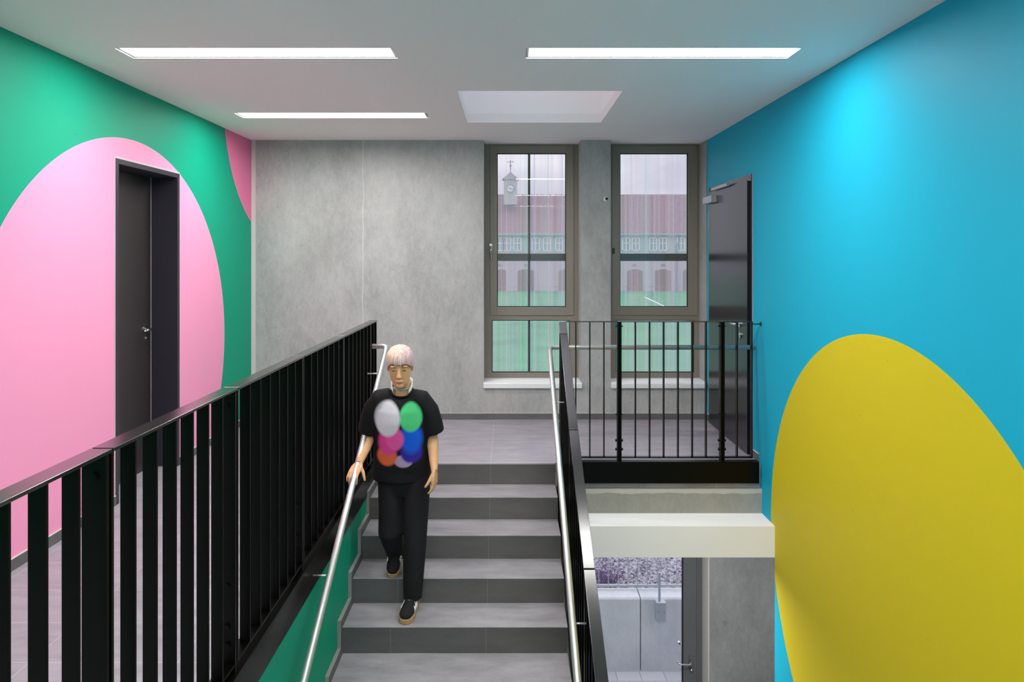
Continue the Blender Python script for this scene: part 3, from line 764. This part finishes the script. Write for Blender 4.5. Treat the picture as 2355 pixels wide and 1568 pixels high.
# ------------------------------------------------------------------ person
skin = NT('skin'); P = skin.coord()
skin.set(skin.mix(skin.noise(P, 25, 3), srgb(208, 150, 104), srgb(224, 170, 122)), .5, spec=.35); skin.b.inputs['Subsurface Weight'].default_value = .08; skin.b.inputs['Subsurface Radius'].default_value = (.01, .004, .002); M['skin'] = skin.m
M['lips'] = plain('lip_skin', (188, 106, 96), .4)
M['hair'] = None
t = NT('bleached_blond_pink_hair'); P = t.coord()
st = t.ramp(t.noise(t.coord((1, .5, .10)), 110, 3, .7), [(.4, 0.0), (.68, 1.0)]); s2 = t.new('ShaderNodeSeparateXYZ'); t.link(P, s2.inputs[0])
side = t.new('ShaderNodeMapRange'); side.inputs[1].default_value = -.77; side.inputs[2].default_value = -.64; t.link(s2.outputs[0], side.inputs[0])
col = t.mix(side.outputs[0], srgb(232, 208, 178), srgb(224, 186, 190))
t.set(t.mix(t.math('MULTIPLY', st, .75), col, srgb(158, 112, 96)), .5, spec=.4); t.bump(st, .5, .01); M['hair'] = t.m
M['trouser'] = plain('black_trouser_cloth', (22, 20, 22), .85, spec=.2, var=.25, vs=9, bump=.3)
M['rib'] = plain('black_rib_collar', (14, 13, 14), .9, spec=.1)
M['shoe'] = plain('black_suede', (26, 24, 24), .8, spec=.2)
M['gum'] = plain('gum_rubber_sole', (176, 134, 92), .6)
M['stripe'] = plain('white_leather', (228, 226, 222), .6)
M['collar'] = plain('white_knit_collar', (232, 230, 228), .8)

# shirt: black cloth with a soft print of coloured blobs
t = NT('black_shirt_with_colour_print'); P = t.coord(); s = t.new('ShaderNodeSeparateXYZ'); t.link(P, s.inputs[0]); g = t.new('ShaderNodeNewGeometry'); sn_ = t.new('ShaderNodeSeparateXYZ'); t.link(g.outputs['Normal'], sn_.inputs[0])
col = t.mix(t.noise(P, 12, 3), srgb(12, 11, 12), srgb(24, 22, 24))
kp = 4.455/1570
def blob(x, y, rx, ry, c, soft=.12, col=None):
    X = (x-1169)*kp; Z = 1.643-(y-590)*kp
    dx = t.math('DIVIDE', t.math('SUBTRACT', s.outputs[0], X), rx*kp); dz = t.math('DIVIDE', t.math('SUBTRACT', s.outputs[2], Z), ry*kp)
    d = t.math('SQRT', t.math('ADD', t.math('MULTIPLY', dx, dx), t.math('MULTIPLY', dz, dz)))
    m = t.new('ShaderNodeMapRange'); m.inputs[1].default_value = 1-soft; m.inputs[2].default_value = 1+soft; m.inputs[3].default_value = 1; m.inputs[4].default_value = 0; t.link(d, m.inputs[0])
    f = t.math('MULTIPLY', m.outputs[0], t.math('LESS_THAN', sn_.outputs[1], .2))
    return t.mix(f, col, srgb(*c))
for b_ in ((925, 1066, 21, 15, (178, 150, 182), .12), (943, 1046, 24, 25, (48, 34, 150), .15), (944, 1012, 24, 36, (16, 88, 216), .2), (944, 961, 25, 34, (74, 200, 120), .1),
           (886, 1054, 24, 23, (232, 100, 56), .15), (890, 1022, 24, 30, (222, 62, 142), .2), (906, 1012, 21, 27, (236, 84, 158), .15), (889, 965, 31, 41, (214, 208, 216), .1)):
    col = blob(*b_, col=col)
t.set(col, .85, spec=.2); t.bump(t.noise(P, 9, 3), .25, .03); M['shirt'] = t.m

pr = thing('person', 'person in black printed T-shirt and black trousers walking down the stairs', 'person', (-.70, 4.45, -.68))
def remeshed(mb, name, mat, parent, vox, smooth=4, cut=None):
    o = mb.build(name+'_raw', mat, None)
    r = o.modifiers.new('r', 'REMESH'); r.mode = 'VOXEL'; r.voxel_size = vox
    sm = o.modifiers.new('s', 'SMOOTH'); sm.iterations = smooth; sm.factor = .5
    dg = bpy.context.evaluated_depsgraph_get(); dg.update()
    me = bpy.data.meshes.new_from_object(o.evaluated_get(dg))
    bpy.data.objects.remove(o)
    if not me.materials: me.materials.append(mat)
    for p in me.polygons: p.use_smooth = True
    me.name = name
    org = wloc(parent)
    me.transform(Matrix.Translation(-org))
    n = bpy.data.objects.new(name, me); C.objects.link(n); n.parent = parent
    return n

HC = Vector((-.706, 4.455, .930)); HT = Matrix.Rotation(math.radians(16), 3, 'X') @ Matrix.Rotation(math.radians(4), 3, 'Z')
def hp(p): return HC + HT @ (Vector(p)*1.03)
class HB(MB):
    pass
def head_into(mb):
    h = MB()
    h.ell((0, .018, .035), (.075, .095, .088), nu=28, nv=18)
    h.loft([(0, -.046, -.122, .018, .022), (0, -.038, -.116, .036, .038), (0, -.026, -.100, .050, .056), (0, -.019, -.075, .060, .066), (0, -.012, -.045, .066, .076), (0, -.006, -.01, .069, .083), (0, 0, .03, .070, .088), (0, .01, .07, .062, .076)], 28)
    h.tube([(0, -.082, .022), (0, -.096, -.002), (0, -.108, -.026), (0, -.098, -.036)], [.008, .010, .0135, .010], 10)
    for s_ in (-1, 1):
        h.ell((s_*.011, -.097, -.032), (.008, .010, .007))
        h.ell((s_*.030, -.076, .030), (.026, .012, .008))
        h.ell((s_*.031, -.0745, .009), (.014, .010, .009))
        h.ell((s_*.074, .012, -.008), (.009, .021, .033), Matrix.Rotation(s_*.25, 3, 'Z'))
    h.ell((0, -.088, -.067), (.024, .012, .011)); h.ell((0, -.080, -.100), (.022, .014, .016))
    for v in h.bm.verts: v.co = hp(v.co)
    tmp = bpy.data.meshes.new('t'); h.bm.to_mesh(tmp); h.bm.free(); mb.bm.from_mesh(tmp); bpy.data.meshes.remove(tmp)

def hand_into(mb, w, f, l, n, curls, thumb, sc=1.0):
    """w wrist, f finger direction, l direction towards the thumb, n back of the hand; curls = per finger bend angles"""
    w = Vector(w); f = Vector(f).normalized(); l = (Vector(l)-f*Vector(l).dot(f)).normalized(); n = f.cross(l)*(1 if f.cross(l).dot(Vector(n)) > 0 else -1)
    def at(a, b, c): return w + (f*a + l*b + n*c)*sc
    # palm
    for b in (-.028, -.010, .010, .028):
        mb.tube([at(-.005, b*.55, 0), at(.03, b*.9, .001), at(.082, b, .002)], [.013*sc, .0135*sc, .011*sc], 10)
    mb.ell(at(.045, 0, -.003), (.03*sc, .03*sc, .012*sc), Matrix((l, f, n)).transposed())
    specs = [(.028, .072), (.010, .081), (-.010, .076), (-.028, .058)]
    for (b, L), (c1, c2, c3, sp) in zip(specs, curls):
        p = at(.080, b, .002); pts = [at(.06, b*.95, .002), p]; ang = 0
        for seg, cc in zip((.45, .31, .24), (c1, c2, c3)):
            ang += math.radians(cc)
            d = f*math.cos(ang) - n*math.sin(ang) + l*math.sin(math.radians(sp))
            p = p + d.normalized()*L*seg*sc; pts.append(p)
        mb.tube(pts, [.0098*sc, .0096*sc, .0085*sc, .0078*sc, .0058*sc], 10)
    a, bnd = thumb
    p0 = at(.018, .020, -.004); d1 = (f*math.cos(a)+l*math.sin(a)-n*.35).normalized(); p1_ = p0+d1*.042*sc
    d2 = (d1+f*.5-n*bnd).normalized(); p2_ = p1_+d2*.03*sc; p3 = p2_+(d2-n*bnd*.6).normalized()*.024*sc
    mb.tube([p0, p1_, p2_, p3], [.0135*sc, .0115*sc, .0098*sc, .007*sc], 10)

# body: one continuous surface
bd = MB(); head_into(bd)
bd.tube([(-.71, 4.575, .70), (-.708, 4.555, .78), (-.705, 4.50, .86)], [(.066, .062), (.055, .058), (.052, .056)], 20)
bd.loft([(-.71, 4.66, .10, .14, .10), (-.71, 4.66, .22, .155, .105), (-.71, 4.63, .36, .135, .095), (-.71, 4.60, .50, .150, .105), (-.71, 4.58, .64, .150, .095), (-.71, 4.575, .68, .110, .062), (-.71, 4.578, .715, .058, .048)], 24)
SH = {-1: (-.882, 4.565, .678), 1: (-.556, 4.565, .672)}
EL = {-1: (-.936, 4.625, .430), 1: (-.514, 4.615, .430)}
WR = {-1: (-.953, 4.345, .322), 1: (-.484, 4.475, .238)}
for s_ in (-1, 1):
    a, b, c = Vector(SH[s_]), Vector(EL[s_]), Vector(WR[s_])
    bd.tube([a+Vector((-s_*.06, 0, -.01)), a+Vector((-s_*.008, 0, -.008)), a.lerp(b, .5), b, b.lerp(c, .3), b.lerp(c, .75), c], [.044, .046, .042, .037, .038, .029, (.026, .021)], 16)
rd = Vector((0, -1, -.583)).normalized()
hand_into(bd, WR[-1], (-.20, -.86, -.46), (1, -.2, 0), (0, -.35, 1), [(14, 30, 25, 6), (12, 30, 25, 1), (14, 34, 28, -3), (22, 38, 28, -8)], (.75, .55))
hand_into(bd, WR[1], (-.02, -.12, -1), (-.25, -1, .1), (1, -.2, 0), [(12, 22, 18, 4), (14, 24, 18, 0), (16, 26, 20, -3), (20, 28, 20, -7)], (.45, .35))
LEGS = {1: [(-.625, 4.66, .20), (-.622, 4.56, -.225), (-.632, 4.50, -.61)], -1: [(-.795, 4.67, .20), (-.79, 4.575, -.20), (-.782, 4.745, -.435)]}
for s_, (h_, k_, a_) in LEGS.items():
    h_, k_, a_ = map(Vector, (h_, k_, a_))
    bd.tube([h_, h_.lerp(k_, .5), k_, k_.lerp(a_, .35), k_.lerp(a_, .8), a_], [.082, .068, .052, .052, .036, .034], 16)
    bd.tube([a_+Vector((0, .03, -.03)), a_+Vector((0, -.06, -.045))], [.03, .026], 12)
body = remeshed(bd, 'body', M['skin'], pr, .0042, 3)

# face details
for s_ in (-1, 1):
    e = MB(); c = hp((s_*.031, -.083, .008))
    e.tube([hp((s_*.031+dx, -.0845+abs(dx)*.22, .004-.16*abs(dx)*1.2+.002)) for dx in (-.014, -.007, 0, .007, .014)], [.0008, .0019, .0022, .0019, .0008], 8)
    e.build('eyelashes', M['rib'], body)
    b_ = MB().tube([hp((s_*.031+dx, -.0885+abs(dx)*.25, .032-.1*abs(dx))) for dx in (-.017, -.008, 0, .008, .017)], [.0012, .0028, .003, .0026, .0012], 8)
    b_.build('eyebrow', plain('brown_brow_hair', (128, 92, 70), .8), body)
l_ = MB().tube([hp((dx, -.0995+abs(dx)*.35, -.0645-.05*abs(dx))) for dx in (-.020, -.010, 0, .010, .020)], [.001, .0042, .0048, .0042, .001], 10)
l_.tube([hp((dx, -.0985+abs(dx)*.35, -.0725+.12*abs(dx))) for dx in (-.017, -.008, 0, .008, .017)], [.001, .0046, .0056, .0046, .001], 10)
l_.build('lips', M['lips'], body, smooth=True)

# hair
hb = MB(); na, nv = 96, 16
def hbot(a):      # lower edge height by azimuth; a=0 is the face (-y)
    a = abs((a+PI) % (2*PI)-PI)
    if a < .62: return .044
    if a < 1.15: return .044-(a-.62)/.53*.045
    return -.001-(a-1.15)/(PI-1.15)*.062
rows = []
for j in range(nv+1):
    row = []
    for i in range(na):
        a = 2*PI*i/na; zb_ = hbot(a)+.006*math.sin(i*2.7)+random.uniform(-.004, .004)
        top = .128; c0 = (0, .016, .030); 
        ph = j/nv
        z = top-(top-zb_)*ph**1.5
        q = max(0, 1-((max(z, .03)-.030)/.098)**2.5)**.42
        strand = 1+.030*math.sin(i*1.9+j*.25)+.02*math.sin(i*.61+1)+random.uniform(-.014, .014)
        rx, ry = .085*q*strand, .106*q*strand
        if z < .03: rx *= 1-.10*((.03-z)/.09); ry *= 1-.16*((.03-z)/.09)
        row.append(hb.bm.verts.new(hp((math.sin(a)*rx, .012-math.cos(a)*ry, z))))
    rows.append(row)
inn = [hb.bm.verts.new(hp(HT.inverted() @ (HT @ Vector((math.sin(2*PI*i/na)*.066, .012-math.cos(2*PI*i/na)*.084, hbot(2*PI*i/na)+.03))))) for i in range(na)]
rows.append(inn)
for a, b in zip(rows, rows[1:]):
    for i in range(na): hb._f([a[i], a[(i+1) % na], b[(i+1) % na], b[i]])
hb.build('hair', M['hair'], pr, smooth=True)

# white collar around the neck
cb = MB(); n = 40; rr = []
for rad, up in ((.066, 0), (.071, .5), (.071, 1), (.066, 1), (.062, .5)):
    row = []
    for i in range(n+1):
        a = math.radians(-42+264*i/n); side_ = min(1, math.sin(PI*i/n)*2.2)
        row.append(cb.bm.verts.new((-.708+rad*math.cos(a), 4.556+rad*math.sin(a)-.012*up, .748+.02*math.sin(a)+.070*up*(.35+.65*side_))))
    rr.append(row)
rr.append(rr[0])
for a, b in zip(rr, rr[1:]):
    for i in range(n): cb._f([a[i], a[i+1], b[i+1], b[i]])
cb.build('white_collar', M['collar'], pr, smooth=True)
nb = MB().tube([(-.708+.064*math.cos(math.radians(200+14*i)), 4.556+.066*math.sin(math.radians(200+14*i)), .778-.012*math.sin(PI*i/10)) for i in range(11)], .0035, 8)
nb.build('neck_cord', plain('pale_teal_cord', (140, 168, 172), .6), pr, smooth=True)

# T-shirt
sh = MB()
sh.loft([(-.725, 4.645, .135, .196, .130), (-.724, 4.645, .20, .198, .132), (-.722, 4.63, .30, .194, .130), (-.72, 4.61, .42, .190, .132), (-.718, 4.59, .54, .186, .134), (-.716, 4.578, .62, .180, .124), (-.714, 4.572, .675, .158, .10), (-.712, 4.576, .708, .118, .078), (-.71, 4.588, .736, .082, .054)], 36)
for s_ in (-1, 1):
    a, b = Vector(SH[s_]), Vector(EL[s_])
    e = a.lerp(b, .86)
    sh.tube([a+Vector((-s_*.10, .005, .026)), a+Vector((-s_*.03, 0, .012)), a.lerp(b, .25)+Vector((s_*.004, 0, 0)), a.lerp(b, .6)+Vector((s_*.008, 0, 0)), e+Vector((s_*.006, 0, 0))], [.064, .073, .077, .080, .083], 22)
remeshed(sh, 't_shirt', M['shirt'], pr, .0065, 14)
rb = MB(); n = 40
ringp = [(-.709+.073*math.cos(2*PI*i/n), 4.563+.068*math.sin(2*PI*i/n), .742+.026*math.sin(2*PI*i/n)) for i in range(n+1)]
rb.tube(ringp, .0075, 8, cap=False); rb.build('shirt_collar', M['rib'], pr, smooth=True)

# trousers
tr = MB()
tr.loft([(-.71, 4.66, .04, .150, .115), (-.71, 4.66, .12, .178, .125), (-.71, 4.65, .22, .172, .122), (-.71, 4.64, .30, .16, .115)], 32)
for s_, (h_, k_, a_) in LEGS.items():
    h_, k_, a_ = map(Vector, (h_, k_, a_))
    end = a_+(a_-k_).normalized()*.0
    tr.tube([h_, h_.lerp(k_, .3), h_.lerp(k_, .65), k_, k_.lerp(a_, .4), k_.lerp(a_, .75), end+Vector((0, .012, .0))], [(.098, .11), (.094, .105), (.086, .094), (.078, .086), (.073, .082), (.066, .078), (.060, .074)] if s_ > 0 else [(.098, .11), (.092, .105), (.082, .092), (.074, .084), (.068, .078), (.060, .07), (.054, .066)], 22)
remeshed(tr, 'trousers', M['trouser'], pr, .0065, 5)

# shoes
def shoe(ankle, pitch, yaw, floor_toe, s_):
    A = Vector(ankle)
    Rm = Matrix.Rotation(yaw, 3, 'Z') @ Matrix.Rotation(pitch, 3, 'X')
    Ly = .275
    up = MB()   # local: heel at y=+.07, toe at y=-.205
    secs = []
    prof_ = [(.072, .024, .06), (.06, .034, .085), (.02, .037, .10), (-.03, .037, .095), (-.08, .041, .072), (-.13, .046, .056), (-.17, .043, .048), (-.195, .030, .036), (-.204, .012, .022)]
    rings = []
    n = 20
    for y, w, h in prof_:
        rings.append([up.bm.verts.new((w*math.cos(2*PI*i/n), y, .022+(h-.0)*.5+(h*.5)*math.sin(2*PI*i/n))) for i in range(n)])
    for a, b in zip(rings, rings[1:]):
        for i in range(n): up._f([a[i], a[(i+1) % n], b[(i+1) % n], b[i]])
    up._f(rings[0]); up._f(rings[-1])
    so = MB(); pts = []
    for y, w in [(.078, .020), (.066, .034), (.02, .039), (-.04, .038), (-.09, .044), (-.14, .049), (-.175, .045), (-.20, .030), (-.210, .012)]: pts.append((y, w))
    poly = [(w, y) for y, w in pts]+[(-w, y) for y, w in reversed(pts)]
    so.prism(poly, 'z', 0, .030)
    sp_ = MB()
    for q in (-.055, -.085, -.115):
        for sg in (-1, 1):
            sp_.tube([(sg*.042, q-.012, .040), (sg*.0395, q, .062), (sg*.028, q+.012, .086 if q > -.07 else .076 if q > -.1 else .066)], [(.008, .004)]*3, 8)
    lc = MB()
    for i in range(4):
        y = -.035-.022*i; z = .106-.009*i
        lc.tube([(-.018, y, z-.004), (0, y-.004, z+.002), (.018, y, z-.004)], .004, 6)
    # place: the sole's lowest point rests at floor_toe
    def fin(v): return Rm @ Vector(v)
    lo = min(fin(v.co).z for v in so.bm.verts)
    off = Vector((A.x, A.y, floor_toe-lo+.001))
    for m_ in (up, so, sp_, lc):
        for v in m_.bm.verts: v.co = fin(v.co)+off
    u = up.build('shoe', M['shoe'], pr, smooth=True)
    so.build('sole', M['gum'], u, bevel=.004); sp_.build('stripe', M['stripe'], u, smooth=True); lc.build('lace', M['stripe'], u, smooth=True)
shoe((-.634, 4.515, -.60), 0.0, math.radians(-6), -.68, 1)
shoe((-.782, 4.765, -.44), math.radians(20), math.radians(2), -.51, -1)

# ------------------------------------------------------------------ world, sun
w = bpy.data.worlds.new('overcast_sky'); scene.world = w; w.use_nodes = True; nt = w.node_tree
bg = nt.nodes['Background']; tc = nt.nodes.new('ShaderNodeTexCoord'); mp = nt.nodes.new('ShaderNodeMapping'); mp.inputs['Scale'].default_value = (1, 1, 3)
nz = nt.nodes.new('ShaderNodeTexNoise'); nz.inputs['Scale'].default_value = 3.2; nz.inputs['Detail'].default_value = 5
cr_ = nt.nodes.new('ShaderNodeValToRGB'); e = cr_.color_ramp.elements; e[0].position = .38; e[0].color = srgb(206, 202, 220); e[1].position = .66; e[1].color = srgb(246, 240, 250)
nt.links.new(tc.outputs['Generated'], mp.inputs[0]); nt.links.new(mp.outputs[0], nz.inputs['Vector']); nt.links.new(nz.outputs['Fac'], cr_.inputs[0]); nt.links.new(cr_.outputs[0], bg.inputs[0])
sx = nt.nodes.new('ShaderNodeSeparateXYZ'); nt.links.new(tc.outputs['Generated'], sx.inputs[0])
mr = nt.nodes.new('ShaderNodeMapRange'); mr.inputs[1].default_value = .05; mr.inputs[2].default_value = .75; mr.inputs[3].default_value = .95; mr.inputs[4].default_value = 2.9
nt.links.new(sx.outputs[2], mr.inputs[0]); nt.links.new(mr.outputs[0], bg.inputs[1])

# ------------------------------------------------------------------ camera
cam = bpy.data.cameras.new('camera'); co = bpy.data.objects.new('camera', cam); C.objects.link(co)
co.location = (0, 0, 1.643); co.rotation_euler = (PI/2, 0, 0)
cam.sensor_width = 36; cam.lens = 36*1570/2355; cam.shift_x = 8.5/2355; cam.shift_y = -194/2355
cam.clip_start = .05; cam.clip_end = 500
scene.camera = co
scene.view_settings.view_transform = 'Standard'; scene.view_settings.look = 'None'
scene.view_settings.exposure = 0; scene.view_settings.gamma = 1.1
scene.cycles.max_bounces = 10; scene.cycles.diffuse_bounces = 5; scene.cycles.transparent_max_bounces = 24
